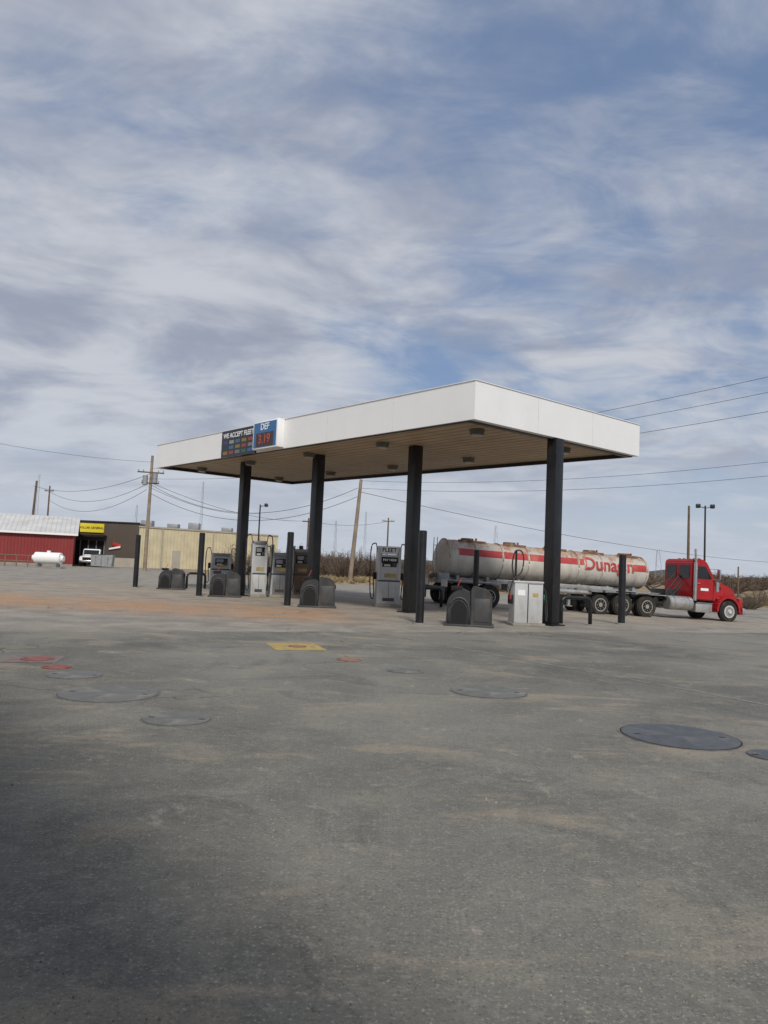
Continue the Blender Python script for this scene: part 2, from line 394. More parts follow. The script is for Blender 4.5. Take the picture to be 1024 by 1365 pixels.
fbox('face',9.95,6.15,1.5,.92,.304,.01,M['blue'],ds)
fbox('led_panel',9.95,5.97,1.15,.5,.314,.01,mat('led_backing',(.05,.02,.02),.3),ds)
text('lettering','DEF',.34,wt,ds,fascia_frame(9.95,6.43,.322))
text('digits','3.19',.46,M['led'],ds,fascia_frame(9.95,5.97,.332))

# ------------------------------------------------------------------ bollards
def bollard(x,y,h,rad=.115):
    e=empty('bollard',(x,y,gz(x,y)))
    cyl('post',(0,0,-.05),(0,0,h),rad,M['black'],e,seg=24,bev=.02)
    cyl('collar',(0,0,-.02),(0,0,.03),rad*1.6,M['concrete'],e,seg=24)
for b_ in [(-11.5,35.35,2.47),(-7.19,29.9,2.53),(-3.2,26.05,2.57),(1.11,20.87,2.58),(7.88,24.6,2.25),(3.9,31.0,2.4),(-.1,35.2,2.4),(-4.4,40.7,2.4)]: bollard(*b_)

# ------------------------------------------------------------------ waste and windshield-service containers
def waste(x,y,s,rz):
    e=empty('waste_container',(x,y,0),rz)
    prof=[(-.62,0),(-.60,.42)]
    for k in range(0,13):
        a=math.pi*(1-k/12*.62); prof.append((-.20+.40*math.cos(a),.55+.42*math.sin(a)))
    prof+=[(.02,.9),(.02,0)]
    prof=[(px*s,pz*s) for px,pz in prof]
    extrude_profile('hood',prof,-.33*s,.33*s,M['dark_plastic'],e,bev=.02)
    for sd in (-1,1):
        pts=[]
        for k in range(15):
            a=math.pi*k/14; pts.append(((-.27+.27*math.cos(a))*s,sd*.34*s,(.42+.34*math.sin(a))*s))
        tube('arch_rib',[( -.0*s,sd*.34*s,.05*s)]+pts+[(-.54*s,sd*.34*s,.05*s)],.028*s,M['mid_plastic'],e)
        extrude_profile('recess',[(px*s,pz*s) for px,pz in [(-.48,.05),(-.48,.45),(-.40,.62),(-.27,.69),(-.14,.62),(-.06,.45),(-.06,.05)]],sd*.335*s,sd*.343*s,M['void'],e)
    prof2=[(.04,0),(.04,1.0),(.10,1.08),(.46,1.0),(.60,.84),(.62,0)]
    extrude_profile('bin',[(px*s,pz*s) for px,pz in prof2],-.36*s,.36*s,M['dark_plastic'],e,bev=.025)
    extrude_profile('bin_flap',[(.49*s,.66*s),(.47*s,.80*s),(.625*s,.80*s),(.632*s,.66*s)],-.24*s,.24*s,M['void'],e)
    for sd in (-1,1):
        box('bin_panel',(.33*s,sd*.365*s,.45*s),(.42*s,.02,.62*s),M['mid_plastic'],e,bev=.008)
    box('bucket',(-.36*s,0,1.0*s),(.3*s,.34*s,.12*s),M['void'],e,bev=.02)
    cyl('squeegee_handle',(-.36*s,.05,1.0*s),(-.25*s,.12,1.28*s),.012,M['rednoz'],e,seg=8)
    box('plinth',(0,0,.03),(1.34*s,.78*s,.06),M['mid_plastic'],e,bev=.01)
waste(-9.76,35.2,.92,R(5)); waste(-6.3,30.6,.98,R(8)); waste(-2.2,26.4,1.0,R(5)); waste(2.48,20.9,1.02,R(-8))

# ------------------------------------------------------------------ dispensers
def hose(e,pts,r=.022,m=None):
    P_=[Vector(p_) for p_ in pts]; out=[]
    for i in range(len(P_)-1):
        p0=P_[max(0,i-1)];p1=P_[i];p2=P_[i+1];p3=P_[min(len(P_)-1,i+2)]
        for k in range(8):
            q=k/8; out.append(.5*((2*p1)+(p2-p0)*q+(2*p0-5*p1+4*p2-p3)*q*q+(3*p1-p0-3*p2+p3)*q**3))
    out.append(P_[-1]); tube('hose',out,r,m or M['wire'],e)
def nozzle(e,x,y,z,m):
    box('nozzle_boot',(x,y,z),(.12,.10,.26),M['void'],e,bev=.01)
    box('nozzle',(x,y*1.08,z+.08),(.05,.09,.16),m,e,bev=.015)
def tall_dispenser(x,y,h,wd,rz,body,sign=True,dark=False,name='fuel_dispenser'):
    e=empty(name,(x,y,0),rz)
    dp=.5
    box('base',(0,0,.06),(wd*1.08,dp*1.15,.12),M['concrete'],e,bev=.01)
    box('lower_cabinet',(0,0,.12+.42),(wd*.92,dp*.9,.84),body,e,bev=.015)
    ph=(2.1 if h>2 else h*.9-.1)
    for sx in (-1,1): box('side_post',(sx*wd*.44,0,.12+ph/2),(.09,dp*.92,ph),M['cabinet'],e,bev=.01)
    zt=h-.32
    box('upper_cabinet',(0,0,(1.0+zt)/2),(wd*.80,dp*.8,zt-1.0),body,e,bev=.012)
    box('waist_band',(0,0,.975),(wd*.97,dp*.94,.05),M['mid_plastic'],e)
    for sy in (-1,1):
        box('screen_panel',(0,sy*(dp*.4+.006),zt-.28),(wd*.62,.02,.36),M['screen'],e,bev=.005)
        box('screen',(-wd*.08,sy*(dp*.4+.02),zt-.22),(wd*.34,.01,.16),M['galv'],e)
        box('card_reader',(wd*.2,sy*(dp*.4+.02),zt-.36),(wd*.16,.03,.14),M['mid_plastic'],e,bev=.005)
        box('keypad',(-wd*.1,sy*(dp*.4+.02),zt-.40),(wd*.26,.02,.08),M['cabinet'],e)
        box('fuel_label',(wd*.05,sy*(dp*.4+.012),1.18),(wd*.5,.012,.14),M['pyel'],e)
        box('door_seam',(0,sy*(dp*.45+.002),.55),(.012,.006,.78),M['void'],e)
        box('vent',(0,sy*(dp*.45+.003),.28),(wd*.5,.006,.12),M['mid_plastic'],e)
    if sign:
        box('topper',(0,0,h-.15),(wd*.95,dp*.5,.30),M['white'],e,bev=.02)
        text('topper_text','FLEET',.22,M['void'],e,Matrix.Translation((0,-dp*.25-.006,h-.15))@Matrix.Rotation(R(90),4,'X'))
        box('poster',(0,-(dp*.4+.03),h-.52),(wd*.7,.01,.22),M['void'],e)
        text('poster_text','PAY HERE',.12,wt,e,Matrix.Translation((0,-dp*.4-.04,h-.52))@Matrix.Rotation(R(90),4,'X'))
    else:
        box('crown',(0,0,h-.24),(wd*.95,dp*.9,.16),M['cabinet_d'],e,bev=.03)
    for sx,nm in ((-1,M['rednoz']),(1,M['green'])):
        nozzle(e,sx*(wd*.5+.07),-.05,1.15,nm)
        cyl('hose_arm',(sx*wd*.45,0,h-.35),(sx*(wd*.5+.05),0,h+.10),.02,M['galv'],e,seg=8)
        hose(e,[(sx*(wd*.5+.05),0,h+.10),(sx*(wd*.5+.22),0,h-.02),(sx*(wd*.5+.25),0,h-.8),(sx*(wd*.5+.2),-.02,.45),(sx*(wd*.5+.08),-.05,.35),(sx*(wd*.5+.12),-.06,1.05)])
    return e
tall_dispenser(.25,28.5,2.28,.9,R(12),M['cabinet'],True)
tall_dispenser(-5.15,31.5,2.5,.62,R(20),M['cabinet'],False)
tall_dispenser(-4.35,32.1,2.05,.8,R(20),M['cabinet_d'],False)
tall_dispenser(-3.55,32.9,2.25,.8,R(20),M['cabinet_b'],False)
tall_dispenser(-8.1,37.9,1.95,1.0,R(20),M['cabinet'],False)
def satellite(x,y,rz):
    e=empty('satellite_dispenser',(x,y,0),rz)
    box('base',(0,0,.04),(.98,.62,.08),M['concrete'],e,bev=.01)
    box('cabinet_left',(-.24,0,.66),(.40,.5,1.16),M['cabinet'],e,bev=.02)
    box('cabinet_right',(.20,0,.64),(.46,.46,1.12),M['cabinet'],e,bev=.02)
    box('lid',(-.02,0,1.26),(.92,.54,.06),M['cabinet'],e,bev=.02)
    box('door_seam',(-.03,-.235,.65),(.03,.03,1.1),M['mid_plastic'],e)
    box('label',(-.24,-.256,.95),(.22,.01,.16),M['white'],e)
    box('warning_label',(.2,-.236,.9),(.16,.01,.1),M['pyel'],e)
    nozzle(e,.50,-.1,.75,M['green']); nozzle(e,-.52,-.1,.75,M['rednoz'])
    cyl('hose_mast',(-.3,.1,1.2),(-.3,.1,2.15),.03,M['black'],e,seg=10)
    hose(e,[(-.3,.1,1.2),(-.42,.08,1.7),(-.36,.05,2.12),(-.20,.0,2.16),(-.12,-.03,1.95),(-.2,-.1,1.55),(-.5,-.25,1.3),(-.62,-.25,.8),(-.52,-.12,.72)])
    hose(e,[(.45,.1,1.2),(.62,.08,1.0),(.66,0,.4),(.6,-.08,.15),(.55,-.1,.65)])
satellite(4.25,22.0,R(10))
def hoop(x,y,wd,h,rz):
    e=empty('hoop_guard',(x,y,0),rz); pts=[(-wd/2,0,-.05),(-wd/2,0,h*.6)]
    for k in range(9):
        a=math.pi-math.pi/2*k/8; pts.append((-wd/2+.18+.18*math.cos(a),0,h-.18+.18*math.sin(a)))
    for k in range(9):
        a=math.pi/2-math.pi/2*k/8; pts.append((wd/2-.18+.18*math.cos(a),0,h-.18+.18*math.sin(a)))
    pts+=[(wd/2,0,-.05)]
    tube('hoop',pts,.06,M['black'],e,seg=12)
    for sx in (-1,1): cyl('footing',(sx*wd/2,0,-.01),(sx*wd/2,0,.02),.11,M['concrete'],e)
hoop(6.05,23.3,1.0,.82,R(15)); hoop(2.0,29.3,.9,.75,R(30)); hoop(-9.0,36.7,.9,.75,R(30))

# ------------------------------------------------------------------ tanker truck
TR=empty('tanker_truck',(1.45,32.7,gz(4,33)+.02),math.atan2(.303,.953),R(1.62))
TK=bpy.data.objects.new('semi_trailer',None); scene.collection.objects.link(TK); TK.parent=TR; TK.location=(1.2,0,0); TK.scale=(.95,1,1)
def wheel(x,y,out,dual=True,rimm=None,r=.52):
    wd=.27; rimm=rimm or M['rim']
    ys_=[y] if not dual else [y,y-out*.33]
    for k,yy in enumerate(ys_):
        cyl('tire',(x,yy-wd/2,r),(x,yy+wd/2,r),r,M['rubber'],TR,seg=40,bev=.05)
        for q in (-.07,0,.07): cyl('groove',(x,yy+q-.006,r),(x,yy+q+.006,r),r+.002,M['void'],TR,seg=40)
    s=out
    cyl('rim',(x,y+s*wd/2-.02*s,r),(x,y+s*(wd/2+.012),r),.30,rimm,TR,seg=32)
    cyl('rim_dish',(x,y+s*(wd/2+.008),r),(x,y+s*(wd/2+.016),r),.24 if not dual else .25,M['galv'] if not dual else M['void'],TR,seg=32)
    cyl('hub',(x,y+s*wd/2,r),(x,y+s*(wd/2+(.08 if not dual else .03)),r),.12,rimm,TR,r2=.09,seg=20)
    for k in range(8):
        a=k*math.pi/4; cyl('lug',(x+.18*math.cos(a),y+s*wd/2,r+.18*math.sin(a)),(x+.18*math.cos(a),y+s*(wd/2+.03),r+.18*math.sin(a)),.02,M['galv'],TR,seg=6)
M['rimdusty']=mat('dusty_rim',(.34,.31,.27),.6,var=.3,scale=6,dirt=(.2,.14,.09),dirtamt=.7)
for xx in (1.7,3.0):
    for s in (-1,1): wheel(xx,s*1.08,s,rimm=M['rimdusty'])
for xx in (8.55,9.75,11.05):
    for s in (-1,1): wheel(xx,s*1.08,s,r=.52 if xx>9 else .47,rimm=M['rimdusty'])
for s in (-1,1): wheel(15.75,s*1.06,s,dual=False,rimm=M['rim'])
for xx in (1.7,3.0,8.55,9.75,11.05,15.75): cyl('axle',(xx,-.95,.52),(xx,.95,.52),.08,M['black'],TR)
def tank_r(x,L=10.7):
    return .82-.09*(x/L)
LT=10.75; ZC=2.08
def tank_mat():
    m,t,b=base_mat('tank_weathered_paint')
    tc=t.new('ShaderNodeTexCoord').outputs['Object']; s=t.new('ShaderNodeSeparateXYZ'); t.put(s.inputs[0],tc)
    n=t.noise(t.mapping(tc,sc=(1,1,.3)),1.6,6,.7,.4); n2=t.noise(tc,5,4,.65)
    c=t.mix(t.ramp(n,.3,.7),(.43,.40,.355),(.62,.59,.53))
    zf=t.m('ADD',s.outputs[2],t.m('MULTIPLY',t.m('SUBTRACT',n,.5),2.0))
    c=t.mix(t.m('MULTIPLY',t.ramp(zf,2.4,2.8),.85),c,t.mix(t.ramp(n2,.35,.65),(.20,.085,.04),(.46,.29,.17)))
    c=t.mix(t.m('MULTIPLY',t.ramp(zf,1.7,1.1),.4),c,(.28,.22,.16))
    t.put(b.inputs['Base Color'],c); b.inputs['Roughness'].default_value=.5; b.inputs['Metallic'].default_value=.1
    return m
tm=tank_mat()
prof=[(-.30,0.01),(-.29,.25),(-.25,.45),(-.17,.64),(-.07,.76),(0,tank_r(0))]
for k in range(1,40): prof.append((LT*k/40,tank_r(LT*k/40)))
prof+=[(LT,tank_r(LT)),(LT+.06,.67),(LT+.14,.56),(LT+.20,.4),(LT+.23,.2),(LT+.235,.01)]
SG=48; vs=[];fs=[]
for x,rr_ in prof:
    for k in range(SG):
        a=2*math.pi*k/SG; vs.append((x,rr_*math.cos(a)*1.05,ZC+rr_*math.sin(a)))
for i in range(len(prof)-1):
    for k in range(SG): fs.append((i*SG+k,(i+1)*SG+k,(i+1)*SG+(k+1)%SG,i*SG+(k+1)%SG))
fs.append(tuple(range(SG))); fs.append(tuple((len(prof)-1)*SG+k for k in range(SG))[::-1])
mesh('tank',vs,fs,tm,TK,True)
rust=mat('rusty_steel',(.22,.11,.06),.8,var=.4,scale=5,dirt=(.4,.35,.3),dirtamt=.5)
def band(x0,x1,a0,a1,off,m,name):
    n=20;v=[];f=[];nx_=max(2,int((x1-x0)/.4)+1)
    for i in range(nx_+1):
        x=x0+(x1-x0)*i/nx_
        for k in range(n+1):
            a=a0+(a1-a0)*k/n; rr_=tank_r(x)+off; v.append((x,-rr_*math.cos(a)*1.05,ZC+rr_*math.sin(a)))
    for i in range(nx_):
        for k in range(n): f.append((i*(n+1)+k,(i+1)*(n+1)+k,(i+1)*(n+1)+k+1,i*(n+1)+k+1))
    return mesh(name,v,f,m,TK,True)
for xs_ in (0.02,1.35,2.7,4.05,5.4,6.75,8.1,9.4,10.66):
    tube('ring_band',[(xs_,-(tank_r(xs_)+.02)*math.cos(a_)*1.05,ZC+(tank_r(xs_)+.02)*math.sin(a_)) for a_ in [2*math.pi*k/40 for k in range(41)]],.028,tm,TK,seg=6)
for (x0,x1) in ((.45,1.3),(1.4,2.65),(2.75,4.0),(4.1,5.35),(5.45,6.7),(6.8,7.05)):
    band(x0,x1,R(10),R(33),.006,M['stripe'],'stripe')
band(9.85,10.6,R(2),R(28),.006,M['stripe'],'stripe')
def wrap(v):
    x=8.45+v.x; rr_=tank_r(x)+.035+v.z; a=(v.y)/.8+R(16)
    return Vector((x,-rr_*math.cos(a)*1.05,ZC+rr_*math.sin(a)))
text('tank_lettering','Dunagin',.86,M['stripe'],TK,None,wrap)
for xs_ in (1.2,3.4,5.6,7.8,9.8):
    zt=ZC+tank_r(xs_)
    cyl('dome_lid',(xs_,0,zt-.05),(xs_,0,zt+.12),.30,rust,TK,seg=24,bev=.02)
    cyl('vent',(xs_+.5,.1,zt-.05),(xs_+.5,.1,zt+.16),.05,rust,TK,seg=10)
for s in (-1,1):
    for (xa,xb) in ((.6,2.0),(2.9,4.1),(5.0,6.3),(7.2,8.4),(9.2,10.4)):
        box('top_coaming',((xa+xb)/2,s*.34,ZC+.80-.0084*(xa+xb)/2),(xb-xa,.04,.10),rust,TK,ry=R(.45))
for s in (-1,1):
    box('frame_rail',(5.2,s*.42,1.14),(10.4,.10,.22),M['galv'],TK)
    box('side_skirt',(5.4,s*1.02,1.22),(6.2,.05,.16),M['alu'],TK,bev=.01)
    cyl('hose_tube',(3.6,s*1.0,.98),(7.3,s*1.0,.98),.10,M['alu'],TK,seg=16)
    box('fender',(2.35,s*1.08,1.13),(2.9,.62,.03),M['alu'],TR)
    box('fender_end',(.93,s*1.08,.98),(.03,.62,.3),M['alu'],TR); box('fender_end',(3.77,s*1.08,.98),(.03,.62,.3),M['alu'],TR)
    box('fender',(9.75,s*1.08,1.16),(3.6,.62,.03),M['alu'],TR)
    for q in (4.2,5.4,6.6): box('skirt_bracket',(q,s*.75,1.16),(.06,.6,.10),M['galv'],TR)
    box('landing_leg',(7.2,s*.7,.75),(.12,.12,.8),M['galv'],TR); box('landing_foot',(7.2,s*.7,.33),(.26,.26,.04),M['galv'],TR)
    box('mud_flap',(.85,s*1.08,.55),(.02,.6,.55),M['black'],TR)
    box('mud_flap',(8.0,s*1.08,.55),(.02,.6,.5),M['black'],TR)
    box('chassis_rail',(12.9,s*.43,.92),(7.0,.09,.26),M['black'],TR)
for q in (.5,2.0,3.6,5.2,6.8,8.4,9.9): box('saddle',(q,0,1.24),(.12,1.5,.22),M['galv'],TK)
box('rear_bumper',(-.25,0,.75),(.14,2.3,.18),M['black'],TK)
box('rear_cabinet',(-.1,0,1.2),(.35,1.6,.45),M['galv'],TK,bev=.02)
for s in (-1,1): cyl('tail_lamp',(-.33,s*.8,.76),(-.34,s*.8,.76),.07,M['rednoz'],TK)
for k in range(6): cyl('ladder_rung',(-.38,-.2,1.1+k*.3),(-.38,.2,1.1+k*.3),.015,M['galv'],TK,seg=8)
for s in (-1,1): cyl('ladder_rail',(-.38,s*.2,.9),(-.38,s*.2,2.95),.018,M['galv'],TK,seg=8)
cyl('rear_valve',(-.3,0,1.35),(-.55,0,1.2),.11,rust,TK)
for yy,za,zb in ((-.2,1.6,2.3),(.1,1.9,2.4),(-.5,1.5,2.1),(-.6,1.4,1.9)): hose(TR,[(11.5,yy,za),(12.2,yy-.05,za-.45),(12.9,yy,za-.25),(13.6,yy*.7,zb-.2)],.03)
box('fifth_wheel',(10.4,0,1.12),(1.1,.95,.08),M['black'],TR)
box('battery_box',(12.9,0,1.2),(.7,1.1,.4),M['black'],TR,bev=.02)
box('deck_plate',(12.4,0,1.08),(2.0,1.6,.04),M['alu'],TR)
cyl('air_tank',(11.9,-.7,.85),(11.9,.7,.85),.14,M['black'],TR)
cab=[(13.70,1.0),(13.67,2.78),(13.78,2.92),(14.2,2.95),(14.45,2.86),(14.58,2.74),(15.0,2.06),(15.1,1.85),(15.1,.95)]
extrude_profile('cab',cab,-1.02,1.02,M['red'],TR,bev=.05)
for s in (-1,1):
    y0,y1=s*1.022,s*1.036
    extrude_profile('side_window',[(13.98,2.0),(13.98,2.6),(14.42,2.6),(14.80,2.02)],y0,y1,M['glass'],TR)
    for sx in (13.88,14.92): box('door_gap',(sx,s*1.022,1.75 if sx<14 else 1.5),(.018,.014,1.5 if sx<14 else 1.0),M['void'],TR)
    box('door_gap',(14.4,s*1.022,1.02),(1.04,.014,.018),M['void'],TR)
    box('door_handle',(14.02,s*1.05,1.78),(.16,.04,.04),M['chrome'],TR)
    box('door_logo',(14.4,s*1.025,1.5),(.45,.008,.12),M['white'],TR)
    box('mirror',(14.95,s*1.33,2.25),(.08,.2,.5),M['chrome'],TR,bev=.02)
    cyl('mirror_arm',(14.7,s*1.0,2.5),(14.95,s*1.3,2.5),.014,M['chrome'],TR,seg=8); cyl('mirror_arm',(14.85,s*1.0,2.0),(14.95,s*1.3,2.0),.014,M['chrome'],TR,seg=8)
    extrude_profile('fuel_strap_mount',[(12.3,.9),(12.3,1.0),(13.7,1.0),(13.7,.9)],s*.6,s*.9,M['black'],TR)
    cyl('fuel_tank',(12.35,s*.92,.78),(13.65,s*.92,.78),.33,M['alu'],TR,seg=28,bev=.04)
    for q in (12.6,13.4): cyl('tank_strap',(q-.03,s*.92,.78),(q+.03,s*.92,.78),.337,M['chrome'],TR,seg=28)
    box('step_box',(14.3,s*.95,.62),(.95,.4,.42),M['alu'],TR,bev=.02)
    box('step_tread',(14.3,s*1.0,.86),(.95,.38,.03),M['chrome'],TR)
    extrude_profile('rear_window',[(13.655,2.0),(13.655,2.62),(13.668,2.62),(13.668,2.0)],s*.12,s*.82,M['glass'],TR)
cyl('exhaust_stack',(13.75,-1.14,.95),(13.75,-1.14,2.75),.085,M['chrome'],TR,seg=16)
cyl('exhaust_tip',(13.75,-1.14,2.75),(13.70,-1.14,3.4),.055,M['chrome'],TR,seg=16)
cyl('air_cleaner',(15.25,-.86,1.4),(15.25,-.86,1.9),.12,M['chrome'],TR,seg=18,bev=.03)
def quad(name,pts,m): return mesh(name,pts,[(0,1,2,3)],m,TR)
quad('windscreen_left',[(14.63,.06,2.68),(14.99,.06,2.10),(14.99,.88,2.10),(14.63,.88,2.68)],M['glass'])
quad('windscreen_right',[(14.63,-.88,2.68),(14.99,-.88,2.10),(14.99,-.06,2.10),(14.63,-.06,2.68)],M['glass'])
for s in (-.7,-.35,0,.35,.7): box('marker_lamp',(14.3,s,2.97),(.12,.08,.05),M['porg'],TR,bev=.01)
hood=[(15.08,1.0),(15.08,1.95),(15.6,1.88),(16.2,1.72),(16.50,1.50),(16.60,1.1),(16.58,.72),(16.3,.72),(16.3,1.0)]
extrude_profile('hood',hood,-.70,.70,M['red'],TR,bev=.07)
for s in (-1,1):
    arch=[]
    for k in range(13):
        a=R(188)-R(200)*k/12; arch.append((15.75+.70*math.cos(a),.55+.70*math.sin(a)))
    inner=[]
    for k in range(13):
        a=R(-8)+R(190)*k/12; inner.append((15.75+.60*math.cos(a),.55+.60*math.sin(a)))
    extrude_profile('front_fender',arch+[(16.6,.62),(16.58,.50),(16.36,.50)]+inner,s*.64,s*1.17,M['red'],TR)
    box('fender_cowl',(15.3,s*.80,1.27),(.55,.35,.42),M['red'],TR,bev=.06)
    box('headlamp',(16.52,s*.86,1.10),(.14,.32,.20),M['chrome'],TR,bev=.03)
    box('hood_vent',(15.45,s*.708,1.6),(.35,.015,.14),M['void'],TR)
box('fender_nose',(16.5,-.88,.93),(.22,.5,.5),M['red'],TR,bev=.06); box('fender_nose',(16.5,.88,.93),(.22,.5,.5),M['red'],TR,bev=.06)
box('grille',(16.61,0,1.15),(.03,.95,.72),M['chrome'],TR,bev=.01)
for k in range(7): box('grille_bar',(16.63,-.4+k*.133,1.15),(.02,.07,.64),M['void'],TR)
box('bumper',(16.68,0,.56),(.18,2.3,.32),M['chrome'],TR,bev=.04)

# ------------------------------------------------------------------ buildings
def redbuilding():
    e=empty('red_metal_building',(-31.2,76,0),R(21))
    rw=ribbed('red_siding',(.25,.026,.024),0,.30,dark=.7,dirt=(.2,.05,.04)); rw2=ribbed('red_siding_side',(.25,.026,.024),1,.30,dark=.7)
    rf=ribbed('white_metal_roof',(.62,.62,.61),0,.45,dark=.65,dirt=(.42,.36,.3))
    x0,x1,y0,y1=-31,0,0,10; ze,zr=3.35,5.1; ym=5
    mesh('front_wall',[(x0,y0,0),(x1,y0,0),(x1,y0,ze),(x0,y0,ze)],[(0,1,2,3)],rw,e)
    mesh('back_wall',[(x0,y1,0),(x1,y1,0),(x1,y1,ze),(x0,y1,ze)],[(3,2,1,0)],rw,e)
    for X_ in (x0,x1): mesh('gable_wall',[(X_,y0,0),(X_,y1,0),(X_,y1,ze),(X_,ym,zr),(X_,y0,ze)],[(0,1,2,3,4)],rw2,e)
    ov=.35; sl_=(zr-ze)/(ym-y0)
    def slab(a,b,n):
        mesh(n,[(x0-ov,a[0],a[1]+.06),(x1+ov,a[0],a[1]+.06),(x1+ov,b[0],b[1]+.06),(x0-ov,b[0],b[1]+.06)]+[(x0-ov,a[0],a[1]-.04),(x1+ov,a[0],a[1]-.04),(x1+ov,b[0],b[1]-.04),(x0-ov,b[0],b[1]-.04)],
             [(0,1,2,3),(7,6,5,4),(0,4,5,1),(1,5,6,2),(2,6,7,3),(3,7,4,0)],rf,e)
    slab((y0-ov,ze-ov*sl_),(ym,zr),'roof_front'); slab((y1+ov,ze-ov*sl_),(ym,zr),'roof_back')
    box('eave_trim',((x0+x1)/2,y0-ov-.02,ze-.16),(x1-x0+.7,.04,.2),M['white'],e)
    box('corner_trim',(x1-.06,y0-.03,ze/2),(.16,.05,ze-.1),rw,e)
    for X_ in (-16,-24):
        box('window_frame',(X_,y0-.03,1.75),(1.3,.06,1.0),M['white'],e); box('window_pane',(X_,y0-.07,1.75),(1.1,.03,.8),M['glass'],e)
    box('door',(-12,y0-.03,1.05),(1.0,.06,2.1),M['brownwall'],e)
    box('foundation',((x0+x1)/2,y0-.06,.1),(x1-x0,.1,.2),M['concrete'],e)
redbuilding()
def store():
    e=empty('discount_store_building',(0,0,0))
    a=(-35.2,85);b_=(-27.6,85);c_=(-13.5,97.0)
    dv=Vector((-.65,.76,0))*15
    tw=ribbed('tan_metal_siding',(.64,.56,.37),0,.32,dark=.78,dirt=(.45,.39,.27))
    def wall(n,p,q,z,m): mesh(n,[(p[0],p[1],0),(q[0],q[1],0),(q[0],q[1],z),(p[0],p[1],z)],[(0,1,2,3)],m,e)
    zf,zt=4.95,4.6
    c2=(c_[0]+dv.x,c_[1]+dv.y); a2=(a[0],a[1]+16)
    wall('side_wall',b_,c_,zt,tw); wall('back_wall',c_,c2,zt,tw); 
    mesh('front_block',[(a[0],a[1],0),(b_[0],b_[1],0),(b_[0]+.01,b_[1]+2,0),(a[0],a[1]+2,0),(a[0],a[1],zf),(b_[0],b_[1],zf),(b_[0]+.01,b_[1]+2,zf),(a[0],a[1]+2,zf)],[(0,1,5,4),(1,2,6,5),(2,3,7,6),(3,0,4,7),(4,5,6,7)],M['brownwall'],e)
    mesh('roof',[(b_[0],b_[1]+.3,zt),(c_[0],c_[1],zt-.01),(c2[0],c2[1],zt+.3),(a2[0],a2[1],zt+.3)],[(0,1,2,3)],M['roofgrey'],e)
    L=Vector((c_[0]-b_[0],c_[1]-b_[1],0)); mid_=Vector((b_[0],b_[1],0))+L/2
    box('parapet_trim',(mid_.x-.03,mid_.y-.05,zt+.05),(L.length,.15,.18),M['stucco'],e,rz=math.atan2(L.y,L.x))
    box('cornice',((a[0]+b_[0])/2,84.97,zf+.06),(7.7,.2,.14),M['black'],e)
    box('sign_board',(-33.0,84.9,4.25),(2.9,.14,1.0),M['yellow'],e)
    text('sign_text','DOLLAR GENERAL',.34,M['void'],e,Matrix.Translation((-33.0,84.82,4.25))@Matrix.Rotation(R(90),4,'X'))
    box('awning',(-33.2,84.4,3.35),(4.0,1.3,.22),M['black'],e)
    box('storefront_glass',(-33.2,84.96,1.5),(3.6,.06,2.6),M['glass'],e)
    for q in (-35,-34.1,-33.2,-32.3,-31.4): box('mullion',(q,84.9,1.5),(.08,.06,2.7),M['galv'],e)
    box('base_course',(-29.5,84.95,.5),(3.8,.08,1.0),M['stucco'],e)
    emb=empty('wall_emblem',(0,0,0))
    box('emblem_disc',(-30.0,84.9,2.4),(1.0,.06,.45),M['rednoz'],emb,bev=.02,ry=R(20)); box('emblem_bar',(-30.2,84.86,2.1),(1.3,.05,.2),M['white'],emb,ry=R(-12))
    for q,hh in ((.12,.7),(.3,.5),(.45,.8),(.7,.5)):
        pq=Vector((b_[0],b_[1],0))+L*q+Vector((-2.5,4,0)); box('rooftop_unit',(pq.x,pq.y,zt+.3+hh/2),(1.3,1.2,hh),M['galv'],e,bev=.03)
    for q in (.25,.6):
        pq=Vector((b_[0],b_[1],0))+L*q; box('service_door',(pq.x+.03,pq.y-.04,1.05),(1.0,.06,2.1),M['stucco'],e,rz=math.atan2(L.y,L.x))
    for q in (.15,.5,.85):
        pq=Vector((b_[0],b_[1],0))+L*q; box('downspout',(pq.x+.05,pq.y-.06,2.3),(.12,.1,4.5),M['stucco'],e,rz=math.atan2(L.y,L.x))
store()
def shop():
    e=empty('station_shop_building',(0,0,0))
    n=Vector((.78,.62,0)).normalized(); tdir=Vector((-n.y,n.x,0)); rz=math.atan2(tdir.y,tdir.x)
    def put(name,s0,s1,t0,t1,z0,z1,m,bev=0):
        c_=n*((s0+s1)/2)+tdir*((t0+t1)/2); return box(name,(c_.x,c_.y,(z0+z1)/2),(t1-t0,s1-s0,z1-z0),m,e,rz=rz,bev=bev)
    put('shop_body',-14,-2.6,-14,22,0,4.3,M['stucco'])
    put('awning_roof',-14.2,-.85,-14.5,22.5,4.3,4.75,M['white'])
    for q in (-8,-4,0,4,8,12,16): put('window_bay',-2.6,-2.55,q-1.4,q+1.4,.6,2.8,M['glass'])
    for q in (-12,-6,.5+2,8,14,20): put('awning_post',-1.25,-1.10,q-.07,q+.07,0,4.3,M['white'])
shop()

